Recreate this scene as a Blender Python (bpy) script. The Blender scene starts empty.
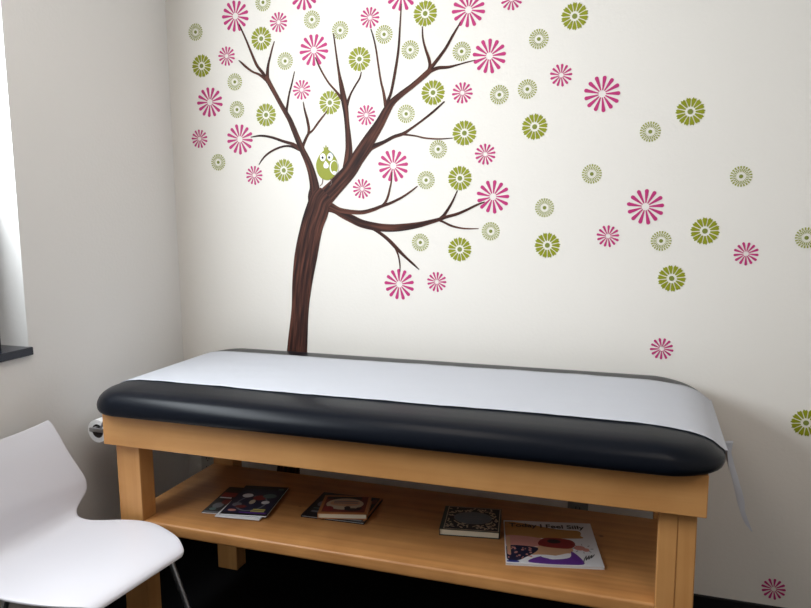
import bpy, bmesh, math, random
WALLC = (.80, .770, .722)
CEIL = [(1.0, -1.4), (2.45, -2.3)]; CEIL_E = 3.3
SKY_E = 0.8
WIN_E = 40; WIN_S = (.75, 1.46); WIN_L = (-.095, -1.57, 1.85); WIN_R = (0, -math.pi/2, 0)
EXPO = 0.68
from mathutils import Vector, Matrix
random.seed(7)
C = bpy.context.scene.collection
PI = math.pi

# ------------------------------------------------------------------ materials
def mat(name, color, rough=.5, spec=.5, bump=None, var=None, coat=0., metal=0., sheen=0.):
    m = bpy.data.materials.new(name); m.use_nodes = True
    nt = m.node_tree; b = nt.nodes['Principled BSDF']
    b.inputs['Base Color'].default_value = (*color, 1)
    b.inputs['Roughness'].default_value = rough
    b.inputs['Specular IOR Level'].default_value = spec
    b.inputs['Metallic'].default_value = metal
    b.inputs['Coat Weight'].default_value = coat
    tc = nt.nodes.new('ShaderNodeTexCoord')
    if var:                                   # (scale xyz, amount): mottled colour
        mp = nt.nodes.new('ShaderNodeMapping'); mp.inputs['Scale'].default_value = var[0]
        nz = nt.nodes.new('ShaderNodeTexNoise'); nz.inputs['Scale'].default_value = 1; nz.inputs['Detail'].default_value = 5
        mx = nt.nodes.new('ShaderNodeMix'); mx.data_type = 'RGBA'
        a = var[1]
        mx.inputs[6].default_value = (*[c*(1-a) for c in color], 1)
        mx.inputs[7].default_value = (*[min(1, c*(1+a)) for c in color], 1)
        nt.links.new(tc.outputs['Object'], mp.inputs[0]); nt.links.new(mp.outputs[0], nz.inputs[0])
        nt.links.new(nz.outputs[0], mx.inputs[0]); nt.links.new(mx.outputs[2], b.inputs['Base Color'])
    if bump:                                  # (scale, strength, distance)
        nz2 = nt.nodes.new('ShaderNodeTexNoise'); nz2.inputs['Scale'].default_value = bump[0]; nz2.inputs['Detail'].default_value = 3
        bp = nt.nodes.new('ShaderNodeBump'); bp.inputs['Strength'].default_value = bump[1]; bp.inputs['Distance'].default_value = bump[2]
        nt.links.new(tc.outputs['Object'], nz2.inputs[0]); nt.links.new(nz2.outputs[0], bp.inputs['Height'])
        nt.links.new(bp.outputs[0], b.inputs['Normal'])
    return m

def wood_mat(name, c1, c2, axis, rough=.44):
    m = bpy.data.materials.new(name); m.use_nodes = True
    nt = m.node_tree; b = nt.nodes['Principled BSDF']
    tc = nt.nodes.new('ShaderNodeTexCoord'); mp = nt.nodes.new('ShaderNodeMapping')
    s = [38., 38., 38.]; s[axis] = 1.6
    mp.inputs['Scale'].default_value = s
    nz = nt.nodes.new('ShaderNodeTexNoise'); nz.inputs['Scale'].default_value = 1; nz.inputs['Detail'].default_value = 6; nz.inputs['Distortion'].default_value = .6
    n2 = nt.nodes.new('ShaderNodeTexNoise'); n2.inputs['Scale'].default_value = 7; n2.inputs['Detail'].default_value = 3
    add = nt.nodes.new('ShaderNodeMath'); add.operation = 'MULTIPLY_ADD'; add.inputs[1].default_value = .55
    sc2 = nt.nodes.new('ShaderNodeMath'); sc2.operation = 'MULTIPLY'; sc2.inputs[1].default_value = .5
    r = nt.nodes.new('ShaderNodeValToRGB')
    r.color_ramp.elements[0].position = .28; r.color_ramp.elements[0].color = (*c2, 1)
    r.color_ramp.elements[1].position = .72; r.color_ramp.elements[1].color = (*c1, 1)
    # sparse knots
    vo = nt.nodes.new('ShaderNodeTexVoronoi'); vo.inputs['Scale'].default_value = 5.5
    kr = nt.nodes.new('ShaderNodeValToRGB'); kr.color_ramp.elements[0].position = .018; kr.color_ramp.elements[0].color = (.35, .3, .25, 1)
    kr.color_ramp.elements[1].position = .05; kr.color_ramp.elements[1].color = (1, 1, 1, 1)
    mul = nt.nodes.new('ShaderNodeMix'); mul.data_type = 'RGBA'; mul.blend_type = 'MULTIPLY'; mul.inputs[0].default_value = 1
    L = nt.links.new
    L(tc.outputs['Object'], mp.inputs[0]); L(mp.outputs[0], nz.inputs[0]); L(tc.outputs['Object'], n2.inputs[0])
    L(n2.outputs[0], sc2.inputs[0]); L(nz.outputs[0], add.inputs[0]); L(sc2.outputs[0], add.inputs[2]); L(add.outputs[0], r.inputs[0])
    L(tc.outputs['Object'], vo.inputs['Vector']); L(vo.outputs['Distance'], kr.inputs[0])
    L(r.outputs[0], mul.inputs[6]); L(kr.outputs[0], mul.inputs[7]); L(mul.outputs[2], b.inputs['Base Color'])
    b.inputs['Roughness'].default_value = rough
    return m

def bark_mat():
    m = bpy.data.materials.new('painted_bark'); m.use_nodes = True
    nt = m.node_tree; b = nt.nodes['Principled BSDF']
    uv = nt.nodes.new('ShaderNodeUVMap'); uv.uv_map = 'UVMap'
    mp = nt.nodes.new('ShaderNodeMapping'); mp.inputs['Scale'].default_value = (95, 5, 1)
    nz = nt.nodes.new('ShaderNodeTexNoise'); nz.inputs['Scale'].default_value = 1; nz.inputs['Detail'].default_value = 4
    r = nt.nodes.new('ShaderNodeValToRGB')
    e = r.color_ramp.elements
    e[0].position = .36; e[0].color = (.020, .010, .010, 1)
    e[1].position = .64; e[1].color = (.115, .042, .028, 1)
    k = e.new(.5); k.color = (.052, .020, .015, 1)
    L = nt.links.new
    L(uv.outputs[0], mp.inputs[0]); L(mp.outputs[0], nz.inputs[0]); L(nz.outputs[0], r.inputs[0]); L(r.outputs[0], b.inputs['Base Color'])
    b.inputs['Roughness'].default_value = .6; b.inputs['Specular IOR Level'].default_value = .15
    return m

def emit_mat(name, color, strength):
    m = bpy.data.materials.new(name); m.use_nodes = True
    nt = m.node_tree; nt.nodes.remove(nt.nodes['Principled BSDF'])
    e = nt.nodes.new('ShaderNodeEmission'); e.inputs[0].default_value = (*color, 1); e.inputs[1].default_value = strength
    nt.links.new(e.outputs[0], nt.nodes['Material Output'].inputs[0]); return m

def glass_mat():
    m = bpy.data.materials.new('window_glass'); m.use_nodes = True
    nt = m.node_tree; nt.nodes.remove(nt.nodes['Principled BSDF'])
    t = nt.nodes.new('ShaderNodeBsdfTransparent'); g = nt.nodes.new('ShaderNodeBsdfGlossy'); g.inputs['Roughness'].default_value = .02
    f = nt.nodes.new('ShaderNodeFresnel'); f.inputs[0].default_value = 1.45
    x = nt.nodes.new('ShaderNodeMixShader')
    L = nt.links.new
    L(f.outputs[0], x.inputs[0]); L(t.outputs[0], x.inputs[1]); L(g.outputs[0], x.inputs[2]); L(x.outputs[0], nt.nodes['Material Output'].inputs[0])
    return m

M = dict(
    wall=mat('wall_paint', WALLC, .62, .3, bump=(85, .16, .004)),
    wall_far=mat('far_wall_paint', (.24, .22, .205), .7, .2),
    wall_side=mat('side_wall_paint', (.60, .565, .535), .7, .2),
    ceiling=mat('ceiling_paint', (.66, .65, .63), .8, .2),
    floor=mat('dark_carpet', (.006, .006, .007), .95, .1, bump=(600, .5, .004), var=((220, 220, 220), .4)),
    base=mat('black_vinyl_base', (.008, .008, .009), .5, .3),
    sill=mat('dark_blue_sill', (.010, .012, .022), .22, .5),
    frame=mat('dark_window_frame', (.012, .012, .015), .4, .5),
    glass=glass_mat(),
    bark=bark_mat(),
    pink=mat('pink_vinyl', (.49, .033, .175), .5, .3),
    green=mat('green_vinyl', (.26, .285, .010), .5, .3),
    green_core=mat('olive_grey_vinyl', (.20, .235, .04), .5, .3),
    dot=mat('olive_vinyl', (.29, .32, .035), .5, .3),
    white_vinyl=mat('white_vinyl', (.85, .86, .84), .5, .3),
    beak=mat('pale_blue_vinyl', (.62, .74, .74), .5, .3),
    bird_rim=mat('blue_grey_vinyl', (.20, .29, .36), .5, .3),
    black_vinyl=mat('black_vinyl_dot', (.01, .01, .015), .5, .3),
    leather=mat('black_upholstery', (.0045, .0060, .010), .30, .12, bump=(420, .10, .0015)),
    paper=mat('exam_paper', (.68, .70, .755), .75, .2, bump=(34, .22, .004)),
    wood_x=wood_mat('maple_lengthwise', (.62, .315, .112), (.48, .215, .064), 0),
    wood_y=wood_mat('maple_crosswise', (.62, .315, .112), (.48, .215, .064), 1),
    wood_z=wood_mat('maple_upright', (.63, .325, .118), (.48, .215, .064), 2),
    wood_shelf=wood_mat('dark_mottled_maple', (.56, .272, .092), (.31, .128, .038), 0),  # darker, more strongly mottled tone than the rails and legs
    wall_cool=mat('left_wall_paint', (.79, .78, .765), .62, .3, bump=(85, .16, .004)),
    metal=mat('brushed_metal', (.42, .42, .43), .35, .5, metal=1),
    chrome=mat('dull_chrome', (.50, .51, .54), .30, .5, metal=1),
    plastic=mat('white_chair_plastic', (.70, .695, .745), .42, .5, coat=.1),
    roll_paper=mat('roll_paper', (.9, .9, .9), .8, .2),
    card=mat('cardboard_core', (.05, .04, .035), .8, .2),
    outlet=mat('ivory_outlet', (.55, .53, .48), .4, .4),
    grey_outlet=mat('grey_outlet', (.23, .23, .22), .4, .4),
    slot=mat('outlet_slot', (.02, .02, .02), .6, .3),
    pages=mat('book_pages', (.72, .66, .52), .85, .2),
    white_pages=mat('white_pages', (.70, .70, .72), .8, .2),
)
def flat(name, c, r=.35): 
    if name not in M: M[name] = mat(name, c, r, .4)
    return M[name]

def translucent(m, f):
    nt = m.node_tree; b = nt.nodes['Principled BSDF']; t = nt.nodes.new('ShaderNodeBsdfTranslucent'); x = nt.nodes.new('ShaderNodeMixShader')
    t.inputs[0].default_value = b.inputs['Base Color'].default_value; x.inputs[0].default_value = f
    nt.links.new(b.outputs[0], x.inputs[1]); nt.links.new(t.outputs[0], x.inputs[2]); nt.links.new(x.outputs[0], nt.nodes['Material Output'].inputs[0])
translucent(M['paper'], .3)
# ------------------------------------------------------------------ helpers
def obj(name, bm, m, parent=None, smooth=False, ang=None):
    me = bpy.data.meshes.new(name)
    bmesh.ops.recalc_face_normals(bm, faces=bm.faces)
    bm.to_mesh(me); bm.free()
    for mm in (m if isinstance(m, (list, tuple)) else [m]): me.materials.append(mm)
    if smooth:
        for p in me.polygons: p.use_smooth = True
        if ang: me.set_sharp_from_angle(angle=math.radians(ang))
    o = bpy.data.objects.new(name, me); C.objects.link(o)
    if parent: o.parent = parent
    return o
def tag(o, label, cat, group=None):
    o['label'] = label; o['category'] = cat
    if group: o['group'] = group
    return o
def thing(name, label, cat, loc=(0, 0, 0), rz=0., group=None):
    o = bpy.data.objects.new(name, None); C.objects.link(o); o.empty_display_size = .05
    o.location = loc; o.rotation_euler = (0, 0, rz)
    return tag(o, label, cat, group)
def struct(name, bm, m, parent=None):
    o = obj(name, bm, m, parent)
    if not parent: o['kind'] = 'structure'
    return o
def bx(bm, x0, x1, y0, y1, z0, z1, bev=0., seg=2):
    r = bmesh.ops.create_cube(bm, size=1)
    vs = r['verts']
    for v in vs:
        v.co = Vector((x0 + (v.co.x+.5)*(x1-x0), y0 + (v.co.y+.5)*(y1-y0), z0 + (v.co.z+.5)*(z1-z0)))
    if bev:
        es = list({e for v in vs for e in v.link_edges})
        bmesh.ops.bevel(bm, geom=es, offset=bev, segments=seg, profile=.5, affect='EDGES')
    return bm
def box(*a, **k): return bx(bmesh.new(), *a, **k)
def prism(bm, pts, axis, a, b):
    """closed prism of a 2-D outline; axis 1: outline in x,z extruded in y; axis 2: outline in x,y extruded in z"""
    f = (lambda p, t: (p[0], t, p[1])) if axis == 1 else (lambda p, t: (p[0], p[1], t))
    A = [bm.verts.new(f(p, a)) for p in pts]; B = [bm.verts.new(f(p, b)) for p in pts]
    n = len(pts)
    bm.faces.new(A); bm.faces.new(B[::-1])
    for i in range(n): bm.faces.new((A[i], B[i], B[(i+1) % n], A[(i+1) % n]))
    return bm
def ell(cx, cy, rx, ry, n=24, rot=0.):
    out = []
    for i in range(n):
        t = 2*PI*i/n; x, y = rx*math.cos(t), ry*math.sin(t)
        out.append((cx + x*math.cos(rot) - y*math.sin(rot), cy + x*math.sin(rot) + y*math.cos(rot)))
    return out
def tube(bm, pts, r, n=10, caps=True):
    rings = []
    for i, p in enumerate(pts):
        p = Vector(p); d = (Vector(pts[min(i+1, len(pts)-1)]) - Vector(pts[max(i-1, 0)])).normalized()
        u = d.cross(Vector((.3, .2, 1)) if abs(d.z) < .9 else Vector((1, 0, 0))).normalized(); w = d.cross(u)
        rr = r[i] if isinstance(r, (list, tuple)) else r
        rings.append([bm.verts.new(p + rr*(math.cos(2*PI*k/n)*u + math.sin(2*PI*k/n)*w)) for k in range(n)])
    for a, b in zip(rings, rings[1:]):
        for k in range(n): bm.faces.new((a[k], a[(k+1) % n], b[(k+1) % n], b[k]))
    if caps: bm.faces.new(rings[0]); bm.faces.new(rings[-1][::-1])
    return bm
def cr(P, t):
    """Catmull-Rom through a list of tuples, t in 0..1"""
    n = len(P)-1; s = min(max(t, 0), 1)*n; i = min(int(s), n-1); f = s-i
    p1, p2 = P[i], P[i+1]
    p0 = P[i-1] if i > 0 else tuple(2*a-b for a, b in zip(p1, p2)); p3 = P[i+2] if i+2 <= n else tuple(2*b-a for a, b in zip(p1, p2))
    return tuple(.5*(2*b + (c-a)*f + (2*a-5*b+4*c-d)*f*f + (3*b-a-3*c+d)*f**3) for a, b, c, d in zip(p0, p1, p2, p3))

# ------------------------------------------------------------------ room
RX, RY, RZ = 3.5, -3.9, 2.7
T = .14
WY0, WY1, WZ0, WZ1 = -2.35, -.787, 1.006, 2.25          # window opening in the left wall
struct('floor', box(-T, RX+T, RY-T, T, -.1, 0), M['floor'])
struct('ceiling', box(-T, RX+T, RY-T, T, RZ, RZ+.1), M['ceiling'])
struct('wall_back', box(-T, RX+T, 0, T, 0, RZ), M['wall'])
bm = bmesh.new()
bx(bm, -T, 0, RY, 0, 0, WZ0-.026); bx(bm, -T, 0, RY, 0, WZ1, RZ); bx(bm, -T, 0, WY1, 0, WZ0-.026, WZ1); bx(bm, -T, 0, RY, WY0, WZ0-.026, WZ1)
struct('wall_left', bm, M['wall_cool'])
struct('wall_right', box(RX, RX+T, RY, 0, 0, RZ), M['wall_side'])
struct('wall_front', box(-T, RX+T, RY-T, RY, 0, RZ), M['wall_far'])
struct('baseboard_back', box(0, RX, -.012, 0, 0, .10, bev=.003), M['base'])
struct('baseboard_left', box(0, .012, RY, -.012, 0, .10, bev=.003), M['base'])
struct('baseboard_right', box(RX-.012, RX, RY, -.012, 0, .10, bev=.003), M['base'])
win = bpy.data.objects.new('window_1', None); C.objects.link(win); win['kind'] = 'structure'
win.location = (-.12, (WY0+WY1)/2, WZ0)
def wpart(name, bm, m):
    bm.transform(Matrix.Translation(-win.location)); return obj(name, bm, m, win)
bm = bmesh.new()
f0, f1 = -T, -.116
bx(bm, f0, f1, WY0, WY0+.05, WZ0, WZ1); bx(bm, f0, f1, WY1-.05, WY1, WZ0, WZ1)
bx(bm, f0, f1, WY0+.05, WY1-.05, WZ0, WZ0+.05); bx(bm, f0, f1, WY0+.05, WY1-.05, WZ1-.05, WZ1)
ym = (WY0+WY1)/2; bx(bm, f0, f1, ym-.02, ym+.02, WZ0+.05, WZ1-.05)
wpart('window_frame', bm, M['frame'])
bm = bmesh.new(); bx(bm, -.130, -.126, WY0+.045, ym-.015, WZ0+.045, WZ1-.045); bx(bm, -.130, -.126, ym+.015, WY1-.045, WZ0+.045, WZ1-.045)
wpart('window_pane', bm, M['glass'])
wpart('window_sill', box(-T, .014, WY0-.01, WY1+.006, WZ0-.026, WZ0, bev=.003), M['sill'])

# ------------------------------------------------------------------ wall tree
ZT = 0.0016
def ribbon(P, depth, uoff):
    L = 0.; N = max(8, (len(P)-1)*6); pts = [cr(P, i/N) for i in range(N+1)]
    bm = bmesh.new(); uvl = bm.loops.layers.uv.new('UVMap'); fr = []; bk = []; us = []
    for i, (x, z, w) in enumerate(pts):
        a = pts[max(i-1, 0)]; b = pts[min(i+1, N)]
        d = Vector((b[0]-a[0], b[1]-a[1])).normalized(); n = Vector((-d.y, d.x))
        if i: L += math.hypot(x-pts[i-1][0], z-pts[i-1][1])
        w = max(w, .0016); K = 4
        fr.append([bm.verts.new((x + n.x*w*(k/K-.5), -depth, z + n.y*w*(k/K-.5))) for k in range(K+1)]); us.append((L, w))
    for s in (0, -1):
        pass
    def face(vs, uvs):
        f = bm.faces.new(vs)
        for l, q in zip(f.loops, uvs): l[uvl].uv = q
    K = 4
    for i in range(N):
        for k in range(K):
            q = lambda i, k: (uoff + us[i][1]*(k/K-.5), uoff*7 + us[i][0])
            face((fr[i][k], fr[i+1][k], fr[i+1][k+1], fr[i][k+1]), (q(i, k), q(i+1, k), q(i+1, k+1), q(i, k+1)))
    # thin paint edge back to the wall
    edge = [fr[i][0] for i in range(N+1)] + [fr[N][k] for k in range(1, K+1)] + [fr[i][K] for i in range(N-1, -1, -1)] + [fr[0][k] for k in range(K-1, 0, -1)]
    back = [bm.verts.new((v.co.x, -.0002, v.co.z)) for v in edge]
    for i in range(len(edge)):
        j = (i+1) % len(edge); bm.faces.new((edge[i], edge[j], back[j], back[i]))
    return bm
BR = {
    'trunk': [(0.544, 0.870, 0.0886), (0.562, 1.030, 0.0752), (0.575, 1.142, 0.0858), (0.595, 1.253, 0.0973), (0.622, 1.362, 0.0937), (0.648, 1.428, 0.0968), (0.664, 1.470, 0.0870), (0.688, 1.496, 0.0606)],
    'L': [(0.644, 1.451, 0.0598), (0.639, 1.485, 0.0555), (0.640, 1.520, 0.0405), (0.631, 1.567, 0.0318), (0.615, 1.615, 0.0273), (0.592, 1.661, 0.0235), (0.572, 1.707, 0.0227), (0.554, 1.749, 0.0210), (0.540, 1.780, 0.0192), (0.512, 1.826, 0.0175), (0.484, 1.874, 0.0167), (0.456, 1.923, 0.0181), (0.446, 1.946, 0.0153)],
    'La': [(0.454, 1.923, 0.0119), (0.418, 1.952, 0.0094), (0.388, 1.965, 0.0078), (0.358, 1.986, 0.0088), (0.340, 2.002, 0.0073), (0.327, 2.013, 0.0032)],
    'Lb': [(0.454, 1.923, 0.0145), (0.432, 1.957, 0.0124), (0.406, 1.989, 0.0109), (0.384, 2.037, 0.0086), (0.364, 2.084, 0.0069), (0.344, 2.127, 0.0056), (0.334, 2.148, 0.0034)],
    'Lc': [(0.452, 1.920, 0.0140), (0.451, 1.953, 0.0131), (0.456, 1.987, 0.0092), (0.467, 2.021, 0.0069), (0.476, 2.048, 0.0056), (0.486, 2.072, 0.0030)],
    'Ld': [(0.538, 1.776, 0.0111), (0.529, 1.807, 0.0112), (0.534, 1.835, 0.0082), (0.543, 1.876, 0.0064), (0.555, 1.911, 0.0055), (0.568, 1.955, 0.0030)],
    'Le': [(0.588, 1.658, 0.0127), (0.600, 1.687, 0.0109), (0.619, 1.720, 0.0099), (0.638, 1.733, 0.0069), (0.665, 1.764, 0.0073), (0.700, 1.801, 0.0040)],
    'Lf': [(0.617, 1.715, 0.0085), (0.622, 1.739, 0.0106), (0.616, 1.775, 0.0097), (0.606, 1.812, 0.0067), (0.601, 1.841, 0.0029)],
    'Lg': [(0.588, 1.661, 0.0139), (0.578, 1.668, 0.0138), (0.554, 1.684, 0.0124), (0.511, 1.697, 0.0108), (0.460, 1.714, 0.0092), (0.412, 1.722, 0.0077), (0.368, 1.718, 0.0031)],
    'Lh': [(0.584, 1.660, 0.0108), (0.549, 1.675, 0.0092), (0.515, 1.678, 0.0076), (0.475, 1.668, 0.0075), (0.440, 1.651, 0.0069), (0.417, 1.632, 0.0055), (0.400, 1.611, 0.0026)],
    'R': [(0.661, 1.455, 0.0728), (0.696, 1.490, 0.0681), (0.732, 1.523, 0.0617), (0.785, 1.575, 0.0576), (0.823, 1.626, 0.0536), (0.866, 1.684, 0.0484), (0.911, 1.745, 0.0372), (0.939, 1.790, 0.0311), (0.961, 1.819, 0.0248), (0.995, 1.845, 0.0206), (1.033, 1.869, 0.0186), (1.066, 1.892, 0.0185), (1.094, 1.913, 0.0193), (1.110, 1.927, 0.0167)],
    'Ra': [(0.939, 1.794, 0.0155), (0.934, 1.823, 0.0124), (0.928, 1.858, 0.0093), (0.918, 1.899, 0.0070), (0.909, 1.956, 0.0062), (0.901, 2.011, 0.0058), (0.892, 2.051, 0.0050), (0.882, 2.083, 0.0034)],
    'Rb': [(0.939, 1.801, 0.0177), (0.947, 1.829, 0.0117), (0.959, 1.860, 0.0098), (0.973, 1.922, 0.0101), (0.983, 1.974, 0.0085), (0.989, 2.017, 0.0077), (0.994, 2.081, 0.0057), (1.000, 2.159, 0.0034)],
    'Rc': [(1.100, 1.916, 0.0151), (1.106, 1.940, 0.0112), (1.101, 1.966, 0.0109), (1.090, 1.996, 0.0080), (1.080, 2.035, 0.0059), (1.078, 2.075, 0.0037)],
    'Rd': [(1.099, 1.919, 0.0149), (1.112, 1.933, 0.0131), (1.142, 1.967, 0.0111), (1.167, 1.998, 0.0096), (1.192, 2.038, 0.0081), (1.218, 2.077, 0.0037)],
    'Re': [(1.099, 1.916, 0.0144), (1.115, 1.922, 0.0125), (1.138, 1.929, 0.0125), (1.174, 1.929, 0.0097), (1.210, 1.935, 0.0056), (1.241, 1.941, 0.0045), (1.272, 1.946, 0.0028)],
    'M': [(0.764, 1.540, 0.0329), (0.777, 1.588, 0.0349), (0.786, 1.651, 0.0286), (0.785, 1.699, 0.0236), (0.781, 1.747, 0.0195), (0.777, 1.794, 0.0211), (0.773, 1.824, 0.0243), (0.767, 1.857, 0.0214), (0.759, 1.900, 0.0157), (0.753, 1.932, 0.0105), (0.747, 1.972, 0.0077), (0.741, 2.017, 0.0060), (0.735, 2.064, 0.0052), (0.732, 2.080, 0.0032)],
    'Ma': [(0.766, 1.835, 0.0116), (0.742, 1.868, 0.0085), (0.710, 1.903, 0.0066), (0.683, 1.945, 0.0063), (0.666, 1.978, 0.0056), (0.657, 2.000, 0.0032)],
    'Mb': [(0.779, 1.805, 0.0106), (0.787, 1.834, 0.0097), (0.800, 1.862, 0.0068), (0.820, 1.892, 0.0060), (0.835, 1.913, 0.0056), (0.842, 1.935, 0.0032)],
    'Q': [(0.835, 1.613, 0.0198), (0.869, 1.655, 0.0213), (0.894, 1.667, 0.0179), (0.928, 1.679, 0.0134), (0.966, 1.696, 0.0125), (1.003, 1.706, 0.0118), (1.037, 1.725, 0.0082), (1.075, 1.749, 0.0074), (1.117, 1.778, 0.0077), (1.160, 1.812, 0.0051)],
    'Qa': [(0.993, 1.704, 0.0079), (1.013, 1.702, 0.0071), (1.051, 1.696, 0.0060), (1.088, 1.687, 0.0060), (1.139, 1.682, 0.0053), (1.190, 1.683, 0.0028)],
    'T': [(0.682, 1.451, 0.0347), (0.707, 1.445, 0.0291), (0.741, 1.431, 0.0211), (0.786, 1.424, 0.0174), (0.837, 1.422, 0.0158), (0.882, 1.432, 0.0139), (0.912, 1.443, 0.0120), (0.952, 1.456, 0.0101), (0.996, 1.476, 0.0082), (1.029, 1.496, 0.0067), (1.057, 1.516, 0.0034)],
    'Ta': [(0.909, 1.442, 0.0084), (0.927, 1.454, 0.0093), (0.940, 1.477, 0.0083), (0.949, 1.509, 0.0063), (0.955, 1.536, 0.0051), (0.958, 1.569, 0.0035)],
    'U': [(0.678, 1.443, 0.0347), (0.720, 1.434, 0.0291), (0.757, 1.414, 0.0293), (0.794, 1.397, 0.0310), (0.836, 1.379, 0.0306), (0.901, 1.366, 0.0301), (0.956, 1.363, 0.0283), (1.009, 1.367, 0.0259), (1.062, 1.375, 0.0210), (1.104, 1.385, 0.0165), (1.145, 1.396, 0.0131), (1.165, 1.403, 0.0116), (1.207, 1.414, 0.0105), (1.244, 1.429, 0.0087), (1.280, 1.446, 0.0072), (1.308, 1.456, 0.0036)],
    'Ua': [(1.139, 1.395, 0.0103), (1.156, 1.408, 0.0112), (1.175, 1.434, 0.0093), (1.193, 1.465, 0.0067), (1.208, 1.498, 0.0037)],
    'Ub': [(1.133, 1.394, 0.0080), (1.156, 1.385, 0.0080), (1.184, 1.372, 0.0080), (1.216, 1.364, 0.0065), (1.248, 1.361, 0.0054), (1.287, 1.361, 0.0029)],
    'V': [(0.859, 1.368, 0.0077), (0.901, 1.348, 0.0116), (0.940, 1.320, 0.0133), (0.973, 1.288, 0.0141), (1.006, 1.257, 0.0101), (1.039, 1.229, 0.0081), (1.062, 1.209, 0.0031)],
    'Va': [(0.965, 1.296, 0.0087), (0.972, 1.281, 0.0076), (0.981, 1.257, 0.0060), (0.986, 1.226, 0.0052), (0.986, 1.200, 0.0032)],
}
tree = thing('tree_decal', 'dark brown bare branching tree painted on white back wall above the table', 'tree', (.46, 0, .10))
def tpart(name, bm, m, parent=tree):
    bm.transform(Matrix.Translation(-tree.location)); return obj(name, bm, m, parent)
TR = [(.462, .102, .122), (.488, .36, .104), (.520, .65, .093)] + BR['trunk']
i = 0
for k, P in BR.items():
    if k == 'trunk': tpart('trunk', ribbon(TR, ZT+.0006, 0.), M['bark'])
    else:
        i += 1; tpart('branch', ribbon(P, ZT + .0005 - i*.00003 if k not in 'LR' else ZT+.00055, i*.37), M['bark'])

# ------------------------------------------------------------------ flower decals
def petal(bm, ang, r0, r1, w0, w1, dep, kind='round'):
    if kind == 'round':
        c = r1 - w1; pts = [(r0, -w0), (c, -w1)] + [(c + w1*math.cos(t), w1*math.sin(t)) for t in [-PI/3, -PI/6, 0, PI/6, PI/3]] + [(c, w1), (r0, w0)]
    elif kind == 'notch':
        pts = [(r0, -w0), (r1*.86, -w1), (r1*.985, -w1*.72), (r1*.93, -w1*.1), (r1*1.03, w1*.5), (r1*.86, w1*.95), (r0, w0)]
    else:
        pts = [(r0, -w0), (r1, -w1), (r1, w1), (r0, w0)]
    c, s = math.cos(ang), math.sin(ang)
    prism(bm, [(x*c - z*s, x*s + z*c) for x, z in pts], 1, -dep, -.0002)
FD = .0011
def pink_mesh(R):
    bm = bmesh.new()
    for k in range(13): petal(bm, 2*PI*k/13 + PI/2, R*.20, R*(1 if k % 2 else .97), R*.026, R*.106, FD)
    return bm
def green_mesh(R):
    bm = bmesh.new()
    for k in range(14): petal(bm, 2*PI*(k+.5)/14 + PI/2, R*.36, R, R*.046, R*.168, FD, 'notch')
    return bm
def dot_mesh(R):
    bm = bmesh.new()
    for k in range(22):
        petal(bm, 2*PI*k/22, R*.74, R, R*.036, R*.078, FD, 'bar')
        petal(bm, 2*PI*(k+.5)/22, R*.43, R*.72, R*.022, R*.052, FD, 'bar')
    return bm
def disc(R): return prism(bmesh.new(), ell(0, 0, R, R, 20), 1, -FD, -.0002)
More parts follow.
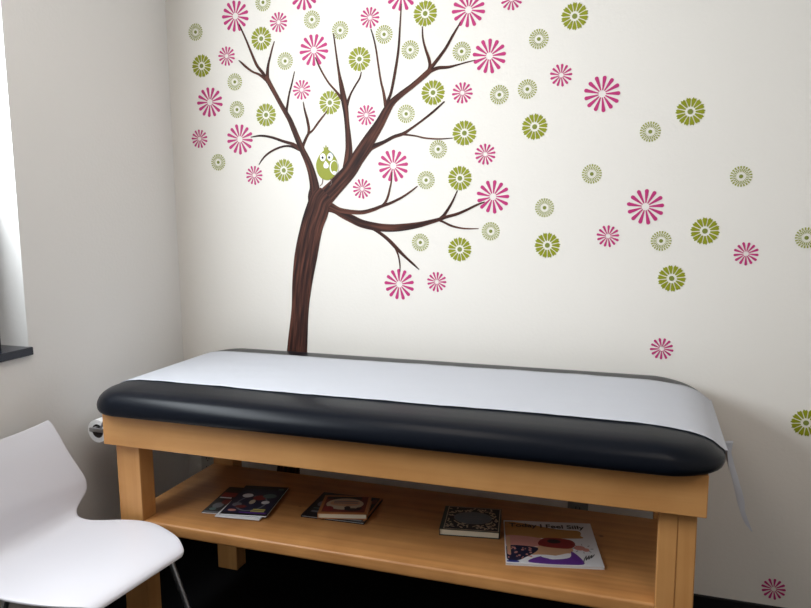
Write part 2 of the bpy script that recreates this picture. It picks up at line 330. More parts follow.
FLOWERS = [
    ('PL', 0.319, 2.179, "large pink flower decal on the tip of the tree's far upper left twig"),
    ('D', 0.442, 2.218, "dotted green flower decal at the very top, above the large pink flower's right"),
    ('PS', 0.506, 2.140, "small pink flower decal between two dotted ones, above the tree's short left twig"),
    ('PL', 0.617, 2.231, "large pink flower decal cut by the top edge above the tree's left half"),
    ('D', 0.646, 2.137, 'dotted green flower decal between the cut pink flower and large pink flower below it'),
    ('D', 0.760, 2.089, "dotted green flower decal at the tip of the tree's straight middle branch"),
    ('D', 0.135, 2.135, "dotted green flower decal highest beside the room's left corner"),
    ('G', 0.156, 2.004, "green petal flower decal on the far left, beside the room's left corner"),
    ('G', 0.429, 2.086, 'green petal flower decal between the two upper left twigs, below the dotted one'),
    ('PS', 0.273, 2.033, "small pink flower decal left of the tree's uppermost left twig, right of a green one"),
    ('PL', 0.651, 2.027, 'large pink flower decal at the tip of the twig left of the middle branch'),
    ('G', 0.835, 1.981, 'green petal flower decal at the tip of the twig right of the middle branch'),
    ('D', 0.529, 1.996, "dotted green flower decal right of the tree's short left twig, under the small pink one"),
    ('D', 0.305, 1.933, "dotted green flower decal just below the leftmost twig's tip, above another dotted one"),
    ('PS', 0.596, 1.886, 'small pink flower decal above the short twig, between left branch and middle branch'),
    ('PL', 0.187, 1.862, 'large pink flower decal farthest left, below the far left green flower'),
    ('G', 0.712, 1.832, "green petal flower decal touching the middle branch's left side, above the bird"),
    ('D', 0.310, 1.827, 'dotted green flower decal beside the farthest left large pink flower, on its right'),
    ('G', 0.439, 1.800, 'green petal flower decal left of the thick left branch, above the arching branch'),
    ('PS', 0.131, 1.721, "small pink flower decal lowest by the room's left corner"),
    ('PL', 0.318, 1.712, 'large pink flower decal on the tip of the long arching left branch'),
    ('PS', 0.859, 1.779, 'small pink flower decal between the middle branch and the thick right branch'),
    ('PS', 0.879, 2.123, 'small pink flower decal at the tip of the thin twig near the top centre'),
    ('PL', 1.002, 2.193, 'large pink flower decal cut by top edge on a long thin twig'),
    ('G', 1.089, 2.118, 'green petal flower decal on twig near the top, left of large pink one'),
    ('D', 0.933, 2.060, 'dotted green flower decal right of the small pink twig flower at top centre'),
    ('D', 1.032, 1.999, "dotted green flower decal between the long thin twig and the right branch's fork"),
    ('D', 1.222, 1.979, 'dotted green flower decal inside the angle of two twigs with large pink flowers'),
    ('PL', 1.246, 2.116, "large pink flower decal at the upper right twig's tip, near the top edge"),
    ('PL', 1.321, 1.956, 'large pink flower decal at the tip of the topmost right sideways twig'),
    ('PS', 1.396, 2.137, 'small pink flower decal cut by the top edge right of the tree'),
    ('D', 1.490, 1.999, 'dotted green flower decal right of the tree, below left of the topmost right green flower'),
    ('G', 1.117, 1.845, 'green petal flower decal under the right branch, left of a small pink flower'),
    ('PS', 1.225, 1.838, 'small pink flower decal under the topmost sideways twig, beside a green flower'),
    ('D', 1.357, 1.824, 'dotted green flower decal, left one of the side-by-side pair right of the tree'),
    ('D', 1.454, 1.837, 'dotted green flower decal, right one of the side-by-side pair right of the tree'),
    ('D', 1.015, 1.776, 'dotted green flower decal right of the thick right branch, above the forked side branch'),
    ('G', 1.233, 1.699, 'green petal flower decal at the tip of the level side twig on the right'),
    ('G', 1.481, 1.710, 'green petal flower decal right of the tree, below the side by side dotted pair'),
    ('D', 1.136, 1.646, 'dotted green flower decal just below the level side twig on the right'),
    ('PS', 1.309, 1.623, 'small pink flower decal right of the dotted flower below the level side twig'),
    ('G', 0.509, 1.586, 'green petal flower decal under the arching left branches, left of the bird'),
    ('PS', 0.377, 1.570, 'small pink flower decal at the tip of the drooping left branch'),
    ('PS', 0.837, 1.510, 'small pink flower decal right of the bird, under the thick right branch'),
    ('D', 0.214, 1.625, 'dotted green flower decal lowest of the dotted ones left of the tree'),
    ('PL', 0.963, 1.592, 'large pink flower decal on the upright twig right of the bird'),
    ('D', 1.090, 1.537, 'dotted green flower decal at the tip of the thin middle right branch'),
    ('G', 1.217, 1.541, 'green petal flower decal at the tip of the upright twig on the lower right branch'),
    ('PL', 1.338, 1.474, 'large pink flower decal at the tip of the long lower right branch'),
    ('D', 1.331, 1.352, 'dotted green flower decal at the tip of the lowest right twig'),
    ('D', 1.067, 1.310, 'dotted green flower decal below the thick lower right branch, right of the drooping twig'),
    ('G', 1.217, 1.286, "green petal flower decal lowest of the green ones near the tree's right branches"),
    ('PL', 0.983, 1.152, "large pink flower decal at the tip of the hanging twig below the tree's right side"),
    ('PS', 1.130, 1.165, 'small pink flower decal right of the large pink flower on the hanging twig'),
    ('D', 1.520, 1.434, 'dotted green flower decal right of the tree, directly above a green flower'),
    ('G', 1.532, 1.304, 'green petal flower decal right of the tree, directly below a dotted flower'),
    ('G', 1.607, 2.062, 'green petal flower decal highest on the wall right of the tree'),
    ('PS', 1.567, 1.876, 'small pink flower decal left of the large pink flower on the upper right wall'),
    ('PL', 1.702, 1.807, 'large pink flower decal alone on the upper right part of the wall'),
    ('G', 1.977, 1.736, "green petal flower decal highest on the wall's right third"),
    ('D', 1.858, 1.678, 'dotted green flower decal below left of the highest right green flower'),
    ('D', 1.676, 1.546, 'dotted green flower decal above left of the lower large pink flower on the right'),
    ('D', 2.136, 1.528, 'dotted green flower decal alone on the right, above the right small pink flower'),
    ('PL', 1.852, 1.435, 'large pink flower decal farthest right, among scattered decals away from the tree'),
    ('PS', 1.735, 1.337, 'small pink flower decal below left of the farthest right large pink flower'),
    ('D', 1.905, 1.322, 'dotted green flower decal directly below the farthest right large pink flower'),
    ('G', 2.038, 1.355, 'green petal flower decal between the farthest right large pink flower and a small pink one'),
    ('PS', 2.163, 1.283, 'small pink flower decal right of the green flower, middle of the right wall'),
    ('D', 2.332, 1.335, "dotted green flower decal cut by the photo's right edge"),
    ('G', 1.943, 1.198, 'green petal flower decal below the other right wall flowers, above the lone small pink one'),
    ('PS', 1.921, 0.959, 'small pink flower decal just above the right end of the table'),
    ('G', 2.367, 0.741, 'green petal flower decal cut by the right edge beside the table end'),
    ('PS', 2.306, 0.159, 'small pink flower decal lowest of all, near the black baseboard'),
]
protos = {}
def flower(t, x, z, label):
    name, cat, grp = {'PL': ('pink_flower_decal', 'flower sticker', 'large pink flower decals on the back wall'), 'PS': ('pink_flower_decal', 'flower sticker', 'small pink flower decals on the back wall'),
                      'G': ('green_flower_decal', 'flower sticker', 'green petal flower decals on the back wall'), 'D': ('dotted_flower_decal', 'flower sticker', 'pale dotted flower decals on the back wall')}[t]
    if t not in protos:
        r = obj(name, {'PL': lambda: pink_mesh(.0600), 'PS': lambda: pink_mesh(.0380), 'G': lambda: green_mesh(.0440), 'D': lambda: dot_mesh(.0325)}[t](), M[{'P': 'pink', 'G': 'green', 'D': 'dot'}[t[0]]])
        if t in 'GD': obj('center', disc(.0085 if t == 'G' else .0062), M['green_core'], r)
        protos[t] = r
    else:
        src = protos[t]; r = src.copy(); C.objects.link(r)
        for ch in src.children: c = ch.copy(); c.parent = r; C.objects.link(c)
    r.location = (x, 0, z); r.rotation_euler = (0, random.uniform(-.25, .25), 0)
    tag(r, label, cat, grp)
for f in FLOWERS: flower(*f)

# ------------------------------------------------------------------ bird decal
bird = thing('bird_decal', 'round green bird sticker with big white eyes perched in the tree fork', 'bird sticker', (.692, 0, 1.60))
BD = .0026
W_, H_ = .0445, .0555
out = []
for i in range(40):
    t = 2*PI*i/40 - PI/2; s = math.sin(t); c = math.cos(t)
    wd = W_*(1.0 if s < 0 else 1 - .30*s*s); out.append((wd*c + .002, H_*(s if s < 0 else s*1.06)))
k = 20                                                    # crest of three feathers at the crown
out = out[:k-1] + [(.0075, .059), (.009, .070), (.003, .0635), (.0005, .077), (-.003, .0635), (-.0095, .071), (-.008, .059)] + out[k+2:]
obj('body', prism(bmesh.new(), out, 1, -BD, -.0002), M['green'], bird)
for sx in (-.0130, .0170):
    e = obj('eye', prism(bmesh.new(), ell(sx, .031, .0120, .0150), 1, -BD-.0004, -BD+.0001), M['white_vinyl'], bird)
    obj('pupil', prism(bmesh.new(), ell(sx + (-.001 if sx < 0 else -.0035), .0295, .0046, .0050, 16), 1, -BD-.0008, -BD-.0003), M['black_vinyl'], e)
obj('brow', prism(bmesh.new(), [(.014, .046), (.021, .046), (.027, .039), (.0305, .031), (.0325, .032), (.029, .041), (.022, .0485), (.014, .048)], 1, -BD-.0005, -BD), M['bird_rim'], bird)
obj('beak', prism(bmesh.new(), [(-.002, .018), (.009, .006), (.0115, -.002), (.008, -.009), (0, -.0115), (-.008, -.009), (-.0115, -.002), (-.010, .005)], 1, -BD-.0006, -BD), M['white_vinyl'], bird)
w = obj('wing', prism(bmesh.new(), ell(.033, -.008, .0185, .0265), 1, -BD-.0004, -BD+.0001), M['white_vinyl'], bird)
obj('wing_patch', prism(bmesh.new(), ell(.0345, -.007, .0150, .0225), 1, -BD-.0009, -BD-.0003), M['green'], w)
obj('wing_scallop', prism(bmesh.new(), ell(.034, -.029, .009, .007, 16), 1, -BD-.0011, -BD-.0003), M['white_vinyl'], w)
for sx in (-.016, .017):
    bm = bmesh.new(); prism(bm, [(sx-.001, -.050), (sx+.0016, -.050), (sx*1.25+.0016, -.070), (sx*1.25-.001, -.070)], 1, -BD, -.0002)
    prism(bm, [(sx*1.25-.009, -.076), (sx*1.25-.007, -.0775), (sx*1.25+.002, -.069), (sx*1.25, -.068)], 1, -BD, -.0002)
    obj('leg', bm, flat('bird_leg_brown', (.12, .06, .04)), bird)

# ------------------------------------------------------------------ treatment table
tb = thing('treatment_table', 'long maple treatment table with black padded top and open shelf along the back wall', 'treatment table', (1.135, -.42, 0))
def tp(name, bm, m, parent=tb, smooth=False, ang=None):
    bm.transform(Matrix.Translation(-tb.location)); return obj(name, bm, m, parent, smooth, ang)
AX0, AX1, AZ0, AZ1 = .249, 2.019, .700, .8062
LX0, LX1, LW = .269, 2.001, .0886
bv = dict(bev=.0025)
tp('rail', box(AX0, AX1, -.760, -.7305, AZ0, AZ1, **bv), M['wood_x'])
tp('rail', box(AX0, AX1, -.125, -.097, AZ0, AZ1, **bv), M['wood_x'])
for x in (AX0+.0015, AX1-.0295): tp('end_rail', box(x, x+.028, -.730, -.1255, AZ0+.002, AZ1, **bv), M['wood_y'])
tp('top_board', box(AX0+.032, AX1-.032, -.730, -.126, AZ1-.014, AZ1-.0005), M['wood_x'])
for x, y in ((LX0, -.7300), (LX0, -.2070), (LX1-LW, -.2070)):
    bm = bmesh.new(); bx(bm, x, x+LW, y, y+.066, .004, AZ1-.016, **bv)
    if y < -.5: pass
    l = tp('leg', bm, M['wood_z'])
    tp('foot_pad', box(x+.01, x+LW-.01, y+.008, y+.058, 0, .006), M['base'], l)
bm = bmesh.new(); bx(bm, LX1-LW, LX1-.0435, -.730, -.664, .004, AZ1-.016, **bv); bx(bm, LX1-.0440, LX1, -.7285, -.664, .004, AZ1-.016, bev=.003)
l = tp('leg', bm, M['wood_z'])
tp('foot_pad', box(LX1-LW+.01, LX1-.01, -.722, -.672, 0, .006), M['base'], l)
# shelf, notched round the front legs, bull-nosed front edge
SZ1, SZ0 = .4445, .404
ya, yb, yk = -.728, -.6635, -.213
e = .0006
pts = [(LX0+LW+e, ya), (LX1-LW-e, ya), (LX1-LW-e, yb), (LX1-.006, yb), (LX1-.006, yk), (LX0+.006, yk), (LX0+.006, yb), (LX0+LW+e, yb)]
bm = prism(bmesh.new(), pts, 2, SZ0, SZ1)
es = [ed for ed in bm.edges if all(abs(v.co.y-ya) < 1e-4 for v in ed.verts) and abs(ed.verts[0].co.z-ed.verts[1].co.z) < 1e-4]
bmesh.ops.bevel(bm, geom=es, offset=.008, segments=4, profile=.5, affect='EDGES')
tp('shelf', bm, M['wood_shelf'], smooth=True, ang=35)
# padded top: rounded rectangle rings
def rrect(x0, x1, y0, y1, rl, rr, n=9):
    out = []
    for cx, cy, a, r in ((x1-rr, y1-rr, 0, rr), (x0+rl, y1-rl, PI/2, rl), (x0+rl, y0+rl, PI, rl), (x1-rr, y0+rr, 3*PI/2, rr)):
        for i in range(n+1):
            t = a + PI/2*i/n; out.append((cx + r*math.cos(t), cy + r*math.sin(t)))
    return out
CX0, CX1, CY0, CY1 = .203, 2.064, -.806, -.012
PROF = [(0.03, 0.8065), (0.012, 0.8071), (0.004, 0.8110), (0.0005, 0.8194), (0, 0.8284), (0.002, 0.8412), (0.008, 0.8560), (0.018, 0.8682), (0.032, 0.8766), (0.052, 0.8817), (0.085, 0.8847), (0.13, 0.8856), (0.18, 0.8860)]
def end_drop(x):                                          # the pad is softer towards its two ends
    return max(.007*max(0, 1-(x-CX0)/.18)**2, .026*max(0, 1-(CX1-x)/.24)**2)
def cush_z(d):
    P = PROF[4:]
    if d <= 0: return P[0][1]
    for (a, za), (b, zb) in zip(P, P[1:]):
        if d <= b: return za + (zb-za)*(d-a)/(b-a)
    return P[-1][1]
bm = bmesh.new(); rings = []
for ins, z in PROF:
    r = max(.125 - ins*.75, .02); rr_ = max(.150 - ins*.75, .02)
    rings.append([bm.verts.new((x, y, z - (end_drop(x)*min(1, max(0, (z-.8285)/.038))))) for x, y in rrect(CX0+ins, CX1-ins, CY0+ins, CY1-ins, r, rr_)])
n = len(rings[0])
for a, b in zip(rings, rings[1:]):
    for k in range(n): bm.faces.new((a[k], a[(k+1) % n], b[(k+1) % n], b[k]))
bm.faces.new(rings[0]); bm.faces.new(rings[-1][::-1])
cu = tp('cushion', bm, M['leather'], smooth=True, ang=60)
cu['label'] = 'black padded vinyl top with rounded edges'
RCX, RCZ, RR = .090, .682, .040
for y0 in (-.640, -.096):
    bm = bmesh.new(); bx(bm, RCX-.012, AX0+.001, y0, y0+.006, RCZ+.005, RCZ+.019, bev=.002)
    yy = y0 + (.006 if y0 < -.3 else 0); sg = 1 if y0 < -.3 else -1
    tube(bm, [(RCX, yy-sg*.007, RCZ+.012), (RCX, yy+sg*.03, RCZ+.012)], .007)
    bx(bm, AX0-.004, AX0+.001, y0 - (0 if y0 < -.3 else .03), y0 + (.04 if y0 < -.3 else .006), RCZ-.02, RCZ+.06, bev=.001)
    bk = tp('roll_bracket', bm, M['metal'])
    bk['label'] = 'grey metal arm holding the paper roll'
# paper roll on the bracket
roll = thing('paper_roll', 'white paper roll on metal bracket under left end of the table', 'paper roll', (RCX, -.36, RCZ))
bm = bmesh.new(); N = 40
def ringv(r, y, ph=0): return [bm.verts.new((r*math.cos(2*PI*k/N), y, r*math.sin(2*PI*k/N))) for k in range(N)]
o0, o1, i0, i1 = ringv(RR, -.255), ringv(RR, .245), ringv(.0245, -.255), ringv(.0245, .245)
for k in range(N):
    j = (k+1) % N
    bm.faces.new((o0[k], o0[j], o1[j], o1[k])); bm.faces.new((i0[k], i1[k], i1[j], i0[j])); bm.faces.new((o0[k], i0[k], i0[j], o0[j])); bm.faces.new((o1[k], o1[j], i1[j], i1[k]))
obj('wound_paper', bm, M['roll_paper'], roll, True, 40)
bm = bmesh.new()
o0, o1, i0, i1 = ringv(.0242, -.253), ringv(.0242, .243), ringv(.0215, -.253), ringv(.0215, .243)
for k in range(N):
    j = (k+1) % N
    bm.faces.new((o0[k], o0[j], o1[j], o1[k])); bm.faces.new((i0[k], i1[k], i1[j], i0[j])); bm.faces.new((o0[k], i0[k], i0[j], o0[j])); bm.faces.new((o1[k], o1[j], i1[j], i1[k]))
obj('core', bm, M['card'], roll, True, 40)
# paper sheet over the pad
PY0, PY1 = -.648, -.163
path = [(RCX+.036, RCZ+.022), (.142, .730), (.165, .775), (.186, .812), (CX0-.0055, .8300)]
def pz(d, x): z = cush_z(d); return z - end_drop(x)*min(1, max(0, (z-.8285)/.038)) + .0024
DS = (.003, .008, .013, .018, .025, .032, .042, .052, .068, .085, .105, .13, .155, .18)
for d in DS: path.append((CX0 - .0024*(1-d/.18) + d, pz(d, CX0+d)))
NX = 46
for i in range(1, NX): path.append((CX0+.18 + (CX1-CX0-.36)*i/NX, pz(.18, CX0+.18 + (CX1-CX0-.36)*i/NX)))
for d in DS[::-1]: path.append((CX1-d + .0024*(1-d/.18), pz(d, CX1-d)))
path += [(CX1+.0045, .836), (CX1+.0060, .823), (CX1+.0075, .806), (CX1+.0105, .785)]
bm = bmesh.new(); NYp = 26; rows = []
for i, (x, z) in enumerate(path):
    row = []
    for k in range(NYp+1):
        v = k/NYp; y = PY0 + (PY1-PY0)*v
        on_top = .3 < x < 2.0
        wob = (.0011*math.sin(x*17 + y*9) * math.sin(y*23 + 1.3*x) + .0007*math.sin(x*41 - y*31)) if on_top else 0
        yy = y + (.0035*math.sin(x*5.1) + .002*math.sin(x*13)) * (1 if k in (0, NYp) else .9)
        xx = x
        if i >= len(path)-3: xx += .0015*math.sin(y*40)
        row.append(bm.verts.new((xx, yy, z + abs(wob))))
    rows.append(row)
for a, b in zip(rows, rows[1:]):
    for k in range(NYp): bm.faces.new((a[k], a[k+1], b[k+1], b[k]))
# torn strip hanging from the right end
tail = [(2.074, -0.53, 0.823, 0.024, 0.4), (2.084, -0.53, 0.785, 0.018, 0.3), (2.097, -0.54, 0.744, 0.016, 0.4), (2.108, -0.55, 0.705, 0.017, 0.2), (2.116, -0.553, 0.675, 0.018, 0.1), (2.123, -0.555, 0.644, 0.014, 0.5), (2.134, -0.55, 0.615, 0.011, 0.2), (2.148, -0.55, 0.591, 0.003, 0.2)]
prev = None; NT = 40
for i in range(NT+1):
    x, y, z, w, tw = cr(tail, i/NT); x = max(x, CX1+.0085+w*.5*math.cos(tw))
    d = Vector((math.cos(tw), math.sin(tw), .10*math.sin(i*1.1)))
    q = [bm.verts.new(Vector((x, y, z)) + d*w*s + Vector((0, .004*(1-abs(s*2)), 0))) for s in (-.5, 0, .5)]
    if prev:
        for k in (0, 1): bm.faces.new((prev[k], prev[k+1], q[k+1], q[k]))
    prev = q
ps = obj('paper_sheet', bm, M['paper'], None, True)
md = ps.modifiers.new('thick', 'SOLIDIFY'); md.thickness = .0006; md.offset = 0
tag(ps, 'white exam paper sheet spread along the black padded table top', 'paper sheet')

# ------------------------------------------------------------------ outlets
def outlet(x, z, m, label):
    t = thing('wall_outlet', label, 'power outlet', (x, 0, z), group='power outlets low on the back wall')
    p_ = obj('plate', box(-.036, .036, -.006, -.0002, -.058, .058, bev=.002), m, t)
    for dz in (-.02, .02):
        bm = prism(bmesh.new(), ell(0, dz, .0165, .0145, 20), 1, -.0085, -.0055); s = obj('socket', bm, m, t)
        bm = bmesh.new(); bx(bm, -.008, -.0055, -.0090, -.008, dz-.002, dz+.007); bx(bm, .0055, .008, -.0090, -.008, dz-.002, dz+.006); bx(bm, -.0025, .0025, -.0090, -.008, dz-.010, dz-.006)
        obj('slot', bm, M['slot'], s)
outlet(.103, .352, M['outlet'], 'ivory outlet behind the table shelf close to the left corner of the room')
outlet(1.660, .338, M['grey_outlet'], 'grey outlet on wall behind the shelf, above the white picture book')

# ------------------------------------------------------------------ books and magazines on the shelf
def book(name, label, cat, FL, ang, w, d, z, t, cover, pages, soft=False, group=None, spine=True):
    """FL: front-left corner on the shelf; local x along the front edge, y to the back"""
    o = thing(name, label, cat, (FL[0], FL[1], z), ang, group)
    ct = .0006 if soft else .0018
    g = .0 if soft else .003
    bm = bmesh.new(); bx(bm, 0, w, 0, d, 0, ct); bx(bm, 0, w, 0, d, t-ct, t); bx(bm, 0, ct, 0, d, ct, t-ct)
    obj('cover', bm, cover, o)
    obj('pages', box(ct, w-g-.0005, g+.0003, d-g-.0003, ct, t-ct), pages, o)
    return o
def art(o, t, items):
    """printed patches on the cover: (name, material, outline) each a thin raised sheet"""
    for i, (name, m, pts) in enumerate(items):
        obj(name, prism(bmesh.new(), pts, 2, t-.0001, t+.00012+i*.00005), m, o)
def smooth(pts, n=5):
    m = len(pts); out = []
    for i in range(m):
        p0, p1, p2, p3 = pts[i-1], pts[i], pts[(i+1) % m], pts[(i+2) % m]
        for k in range(n):
            f = k/n; out.append(tuple(.5*(2*b + (c-a)*f + (2*a-5*b+4*c-d)*f*f + (3*b-a-3*c+d)*f**3) for a, b, c, d in zip(p0, p1, p2, p3)))
    return out
def rect(x0, x1, y0, y1): return [(x0, y0), (x1, y0), (x1, y1), (x0, y1)]
def text(o, s, size, x, y, z, m, name='title'):
    cu_ = bpy.data.curves.new('lettering', 'FONT'); cu_.body = s; cu_.size = size; cu_.extrude = .0001; cu_.offset = .0007
    to = bpy.data.objects.new('lettering', cu_); C.objects.link(to)
    bpy.context.view_layer.update()
    me = bpy.data.meshes.new_from_object(to.evaluated_get(bpy.context.evaluated_depsgraph_get()))
    bpy.data.objects.remove(to); me.materials.clear(); me.materials.append(m)
    r = bpy.data.objects.new(name, me); C.objects.link(r); r.parent = o; r.location = (x, y, z)
    return r
SH = SZ1 + .0004
navy, red, teal, cream = flat('ink_navy', (.012, .014, .04)), flat('ink_red', (.22, .02, .02)), flat('ink_teal', (.10, .17, .16)), flat('ink_cream', (.55, .45, .33))
black, orange, purple, ochre = flat('ink_black', (.010, .010, .012)), flat('ink_orange', (.42, .17, .06)), flat('ink_purple', (.11, .03, .24)), flat('ink_ochre', (.44, .22, .06))
white, grey, yellow, pinkish = flat('ink_white', (.72, .72, .74)), flat('ink_grey', (.17, .18, .20)), flat('ink_yellow', (.55, .47, .12)), flat('ink_pink', (.55, .24, .20))
darkred, blue, tan = flat('ink_dark_red', (.14, .02, .015)), flat('ink_blue', (.03, .04, .22)), flat('ink_tan', (.55, .32, .18))
mg = 'magazines on the left of the shelf'
m2 = book('magazine', 'dark magazine jutting out left, at the bottom of the pile', 'magazine', (.503, -.622), math.radians(8), .155, .215, SH, .004, black, M['white_pages'], True, mg)
art(m2, .004, [('cover_band', red, rect(.006, .15, .13, .165)), ('cover_picture', grey, ell(.03, .06, .018, .022, 16)), ('cover_picture', darkred, ell(.05, .09, .02, .02, 16)), ('cover_strip', white, rect(.008, .05, .118, .126)), ('cover_picture', teal, ell(.025, .03, .012, .010, 16)), ('cover_strip', grey, rect(.004, .15, .002, .012))])
m3 = book('magazine', 'white-edged magazine in the middle of the pile, mostly under the dark one', 'magazine', (.566, -.640), math.radians(7), .154, .225, SH+.0042, .003, white, M['white_pages'], True, mg)
m1 = book('magazine', 'dark magazine with round colourful pictures lying on top of the pile', 'magazine', (.577, -.629), math.radians(10.5), .158, .235, SH+.0075, .005, black, M['white_pages'], True, mg)
art(m1, .005, [('cover_panel', navy, rect(.004, .154, .012, .205)), ('cover_picture', grey, ell(.075, .09, .052, .062)), ('cover_picture', navy, ell(.075, .09, .046, .056)), ('cover_picture', red, ell(.088, .135, .022, .020)), ('cover_picture', white, ell(.040, .150, .019, .016)), ('cover_picture', teal, ell(.118, .152, .024, .018)),
              ('cover_picture', cream, ell(.074, .10, .010, .018)), ('cover_picture', white, ell(.120, .100, .014, .013)), ('cover_picture', grey, ell(.030, .075, .016, .015)), ('cover_picture', darkred, ell(.05, .06, .020, .012)), ('cover_strip', yellow, rect(.098, .140, .038, .046)), ('cover_strip', yellow, rect(.094, .140, .026, .033)), ('cover_strip', teal, rect(.130, .148, .205, .216)), ('cover_picture', pinkish, ell(.03, .03, .014, .008)), ('cover_strip', purple, rect(.06, .15, .014, .020))])
bb = 'children\'s books on the shelf'
b2 = book('picture_book', 'flat black picture book lying beneath the small red-fronted book', 'book', (.829, -.547), math.radians(2.5), .217, .192, SH, .007, black, M['white_pages'], False, bb)
art(b2, .007, [('cover_strip', grey, rect(.020, .058, .032, .044)), ('cover_strip', teal, rect(.018, .05, .06, .066)), ('cover_picture', grey, ell(.03, .10, .012, .02)), ('cover_strip', grey, rect(.13, .205, .006, .014)), ('cover_edge', orange, rect(.209, .216, .01, .19)), ('cover_picture', darkred, ell(.198, .16, .008, .02))])
b2u = book('board_book', 'small thick book with red and beige cover lying on flat black book', 'book', (.893, -.556), math.radians(15), .160, .142, SH+.0072, .0185, orange, M['pages'], False, bb)
art(b2u, .0185, [('cover_panel', darkred, rect(.010, .150, .012, .132)), ('cover_panel', black, rect(.014, .13, .112, .130)), ('cover_picture', cream, ell(.078, .074, .062, .044)), ('cover_picture', tan, ell(.078, .080, .050, .024)), ('cover_picture', black, ell(.108, .032, .026, .010)), ('cover_picture', black, ell(.090, .045, .010, .012)), ('cover_picture', black, ell(.13, .042, .010, .008)), ('cover_picture', red, ell(.03, .035, .016, .020)), ('cover_strip', grey, rect(.04, .12, .090, .096)), ('cover_strip', grey, rect(.04, .12, .078, .083))])
b3 = book('storybook', 'square cream-edged storybook with black floral cover and grey oval panel', 'book', (1.292, -.532), math.radians(9), .183, .168, SH, .0215, flat('ink_dark_green', (.03, .04, .035)), M['pages'], False, bb)
its = [('cover_border', cream, rect(.012, .180, .003, .165)), ('cover_panel', black, rect(.0145, .1775, .0055, .1625))]
rnd = random.Random(3)
for i in range(190):
    x, y = rnd.uniform(.02, .172), rnd.uniform(.012, .156)
    if ((x-.096)/.062)**2 + ((y-.088)/.046)**2 < 1: continue
    its.append(('cover_leaf', [cream, ochre, grey, teal][i % 4], ell(x, y, .0062, .0026, 8, rnd.uniform(0, 3))))
its += [('cover_oval', grey, ell(.096, .088, .060, .044)), ('cover_oval', flat('ink_slate', (.13, .16, .18)), ell(.096, .088, .056, .040)), ('cover_strip', grey, rect(.066, .126, .096, .102)), ('cover_strip', grey, rect(.062, .130, .080, .088)), ('cover_strip', grey, rect(.075, .118, .066, .071))]
bm = bmesh.new()
for i, (nm, m, pts) in enumerate(its):
    if nm == 'cover_leaf': prism(bm, pts, 2, .0216, .0219)
art(b3, .0215, [q for q in its if q[0] != 'cover_leaf'])
obj('cover_leaves', bm, cream, b3)
b4 = book('picture_book', 'large white picture book with purple and ochre cover nearest the right leg', 'book', (1.520, -.650), math.radians(12.4), .269, .272, SH, .0075, white, M['white_pages'], False, bb)
W4 = .269
ART4 = [
    ('cover_band', ochre, [(.004, .165), (.215, .165), (.228, .185), (.225, .215), (.16, .222), (.004, .262)]),
    ('cover_picture', pinkish, [(.004, .105), (.06, .098), (.11, .112), (.12, .14), (.09, .162), (.004, .166)]),
    ('cover_picture', tan, [(.06, .058), (.13, .050), (.185, .072), (.19, .105), (.12, .115), (.08, .09)]),
    ('cover_picture', red, [(.10, .112), (.18, .098), (.205, .125), (.19, .155), (.12, .160)]),
    ('cover_picture', black, ell(.145, .140, .020, .013)),
    ('cover_picture', navy, [(.004, .022), (.04, .020), (.09, .075), (.085, .10), (.004, .10)]),
    ('cover_picture', white, [(.04, .010), (.09, .004), (.15, .048), (.08, .052)]),
    ('cover_picture', purple, [(.065, .008), (.20, .006), (.215, .03), (.19, .082), (.18, .045), (.13, .030), (.10, .046)]),
    ('cover_picture', white, [(.10, .045), (.13, .034), (.175, .048), (.18, .070), (.14, .052)]),
    ('cover_picture', blue, rect(.004, .034, .006, .014)),
    ('cover_picture', pinkish, ell(.215, .105, .016, .014)), ('cover_picture', pinkish, ell(.232, .095, .010, .010)), ('cover_picture', red, ell(.198, .132, .007, .006)),
    ('cover_picture', tan, rect(.006, .016, .05, .16)), ('cover_picture', ochre, ell(.022, .236, .016, .014)),
]
art(b4, .0075, [(a, m, [(min(max(x, .003), .266), min(max(y, .003), .269)) for x, y in (smooth(q) if 4 < len(q) < 12 or (a == 'cover_picture' and m not in (navy, tan) and len(q) == 4) else q)]) for a, m, q in ART4])
bm = bmesh.new(); rnd = random.Random(5)
for i in range(26):
    x, y = rnd.uniform(.008, .075), rnd.uniform(.028, .096); r = rnd.uniform(.002, .0045); prism(bm, ell(x, y, r, r, 8), 2, .0076, .0087)
obj('cover_dots', bm, pinkish, b4)
bm = bmesh.new()
sig = [(.214, .018), (.222, .045), (.217, .030), (.228, .060), (.224, .034), (.236, .062), (.232, .040), (.244, .066), (.240, .048), (.252, .070)]
for a, b in zip(sig, sig[1:]): tube(bm, [(a[0], a[1], .0078), (b[0], b[1], .0078)], .0009, 6)
for a in range(8):
    t = a*PI/4; tube(bm, [(.224 + .022*math.cos(t), .102 + .020*math.sin(t), .0078), (.224 + .030*math.cos(t), .102 + .028*math.sin(t), .0078)], .0007, 6)
obj('signature', bm, black, b4)
text(b4, 'Today I Feel Silly', .0335, .016, .2270, .0086, black)

# ------------------------------------------------------------------ chair
CYc = -.985
ch = thing('shell_chair', 'white one-piece plastic shell chair by the left wall in front of the table', 'chair', (.38, CYc, 0))
CH0 = Vector((.38, CYc, 0))
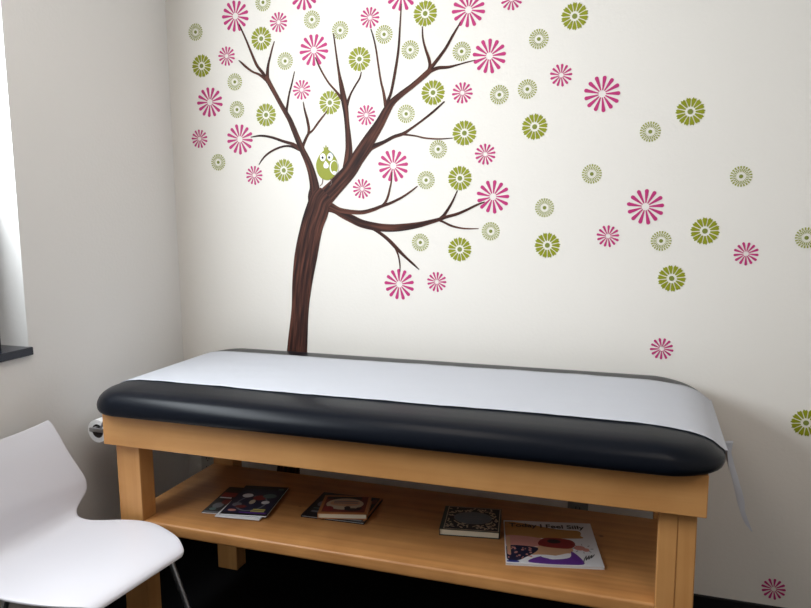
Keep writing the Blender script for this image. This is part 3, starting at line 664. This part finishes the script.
#      x     z     half width  edge lift
SP = [(.620, .429, .150, .000), (.615, .438, .166, .000), (.598, .446, .180, .001), (.561, .450, .203, .003), (.505, .450, .224, .006), (.440, .448, .240, .010), (.375, .442, .243, .014), (.310, .437, .230, .016), (.255, .436, .206, .016), (.212, .441, .183, .016),
      (.178, .456, .172, .014), (.161, .480, .178, .012), (.154, .506, .201, .014), (.150, .534, .226, .018), (.144, .567, .227, .020), (.132, .606, .216, .018), (.118, .646, .204, .016), (.103, .687, .195, .014), (.087, .727, .188, .012), (.075, .756, .182, .010), (.070, .769, .174, .008)]
NS, NW = 90, 24; rows = []; bm = bmesh.new()
for i in range(NS+1):
    x, z, hw, lift = cr(SP, i/NS)
    a = cr(SP, max(0, i/NS-.01)); b = cr(SP, min(1, i/NS+.01))
    d = Vector((b[0]-a[0], 0, b[1]-a[1])).normalized(); nrm = Vector((d.z, 0, -d.x))       # towards the sitter
    if nrm.z < 0 and nrm.x < 0: nrm = -nrm
    row = []
    for k in range(NW+1):
        v = -1 + 2*k/NW
        pos = Vector((x, CYc + hw*v, z)) + nrm*lift*(abs(v)**2.4)
        if i > NS-12: pos.z -= .012*(1-v*v)*(i-NS+12)/12
        row.append(bm.verts.new(pos - CH0))
    rows.append(row)
for a, b in zip(rows, rows[1:]):
    for k in range(NW): bm.faces.new((a[k], a[k+1], b[k+1], b[k]))
sh = obj('shell', bm, M['plastic'], ch, True)
md = sh.modifiers.new('thick', 'SOLIDIFY'); md.thickness = .007; md.offset = 0
md = sh.modifiers.new('round', 'BEVEL'); md.width = .002; md.segments = 2; md.limit_method = 'ANGLE'; md.angle_limit = math.radians(50)
def cpart(name, bm, m): bm.transform(Matrix.Translation(-CH0)); return obj(name, bm, m, ch, True, 50)
legs = [((.562, CYc+.158, .428), (.690, CYc+.192, .008)), ((.562, CYc-.158, .428), (.690, CYc-.192, .008)), ((.270, CYc+.130, .416), (.120, CYc+.178, .008)), ((.270, CYc-.130, .416), (.120, CYc-.178, .008))]
for a, b in legs:
    l = cpart('leg', tube(bmesh.new(), [a, b], [.0095, .0085], 14), M['chrome'])
    bm = bmesh.new(); tube(bm, [(b[0], b[1], 0), (b[0], b[1], .016)], .012, 14); bm.transform(Matrix.Translation(-CH0)); obj('foot_cap', bm, M['base'], l, True, 50)
bm = bmesh.new()
P4 = [Vector(legs[0][0]), Vector(legs[1][0]), Vector(legs[3][0]), Vector(legs[2][0])]
for i in range(4): tube(bm, [P4[i], P4[(i+1) % 4]], .009, 10)
bx(bm, .33, .48, CYc-.08, CYc+.08, .412, .432)
cpart('seat_frame', bm, M['frame'])
ch.location = (.352, CYc-.012, 0); ch.rotation_euler = (0, 0, math.radians(-5))

# ------------------------------------------------------------------ light
def ceiling_light(x, y, label):
    t = thing('ceiling_light', label, 'ceiling light', (x, y, RZ), group='ceiling light panels')
    obj('frame', box(-.32, .32, -.62, .62, -.018, -.0005, bev=.003), M['white_vinyl'], t)
    obj('diffuser', box(-.29, .29, -.59, .59, -.024, -.017), EM, t)
EM = emit_mat('lamp_diffuser', (1.0, .905, .815), CEIL_E)
for (x, y), lab in zip(CEIL, ('white rectangular ceiling light panel above the treatment table', 'white rectangular ceiling light panel above the floor near the right wall')): ceiling_light(x, y, lab)
w = bpy.data.worlds.new('sky'); bpy.context.scene.world = w; w.use_nodes = True
nt = w.node_tree; bg = nt.nodes['Background']
bg.inputs[0].default_value = (.86, .93, 1, 1); bg.inputs[1].default_value = SKY_E
ld = bpy.data.lights.new('daylight', 'AREA'); ld.shape = 'RECTANGLE'; ld.size = WIN_S[0]; ld.size_y = WIN_S[1]; ld.energy = WIN_E; ld.color = (.89, .955, 1)
lo = bpy.data.objects.new('daylight', ld); C.objects.link(lo); lo.location = WIN_L; lo.rotation_euler = WIN_R

# ------------------------------------------------------------------ camera (solved from the photograph's vanishing lines)
f, cx, cy, cz, yaw, pit, rol = 703.508, 1.85846, -2.49034, 1.43688, -.32949, .13566, -.00774
F = Vector((math.sin(yaw)*math.cos(pit), math.cos(yaw)*math.cos(pit), -math.sin(pit)))
R = Vector((math.cos(yaw), -math.sin(yaw), 0)); U = R.cross(F)
R2 = math.cos(rol)*R + math.sin(rol)*U; U2 = -math.sin(rol)*R + math.cos(rol)*U
cd = bpy.data.cameras.new('camera'); co = bpy.data.objects.new('camera', cd); C.objects.link(co)
co.matrix_world = Matrix(((R2.x, U2.x, -F.x, cx), (R2.y, U2.y, -F.y, cy), (R2.z, U2.z, -F.z, cz), (0, 0, 0, 1)))
cd.sensor_fit = 'HORIZONTAL'; cd.sensor_width = 36; cd.lens = 36*f/811; cd.clip_start = .02
sc = bpy.context.scene; sc.camera = co
vs = sc.view_settings; vs.view_transform = 'Standard'; vs.look = 'None'; vs.gamma = 1; vs.use_curve_mapping = False; vs.exposure = EXPO
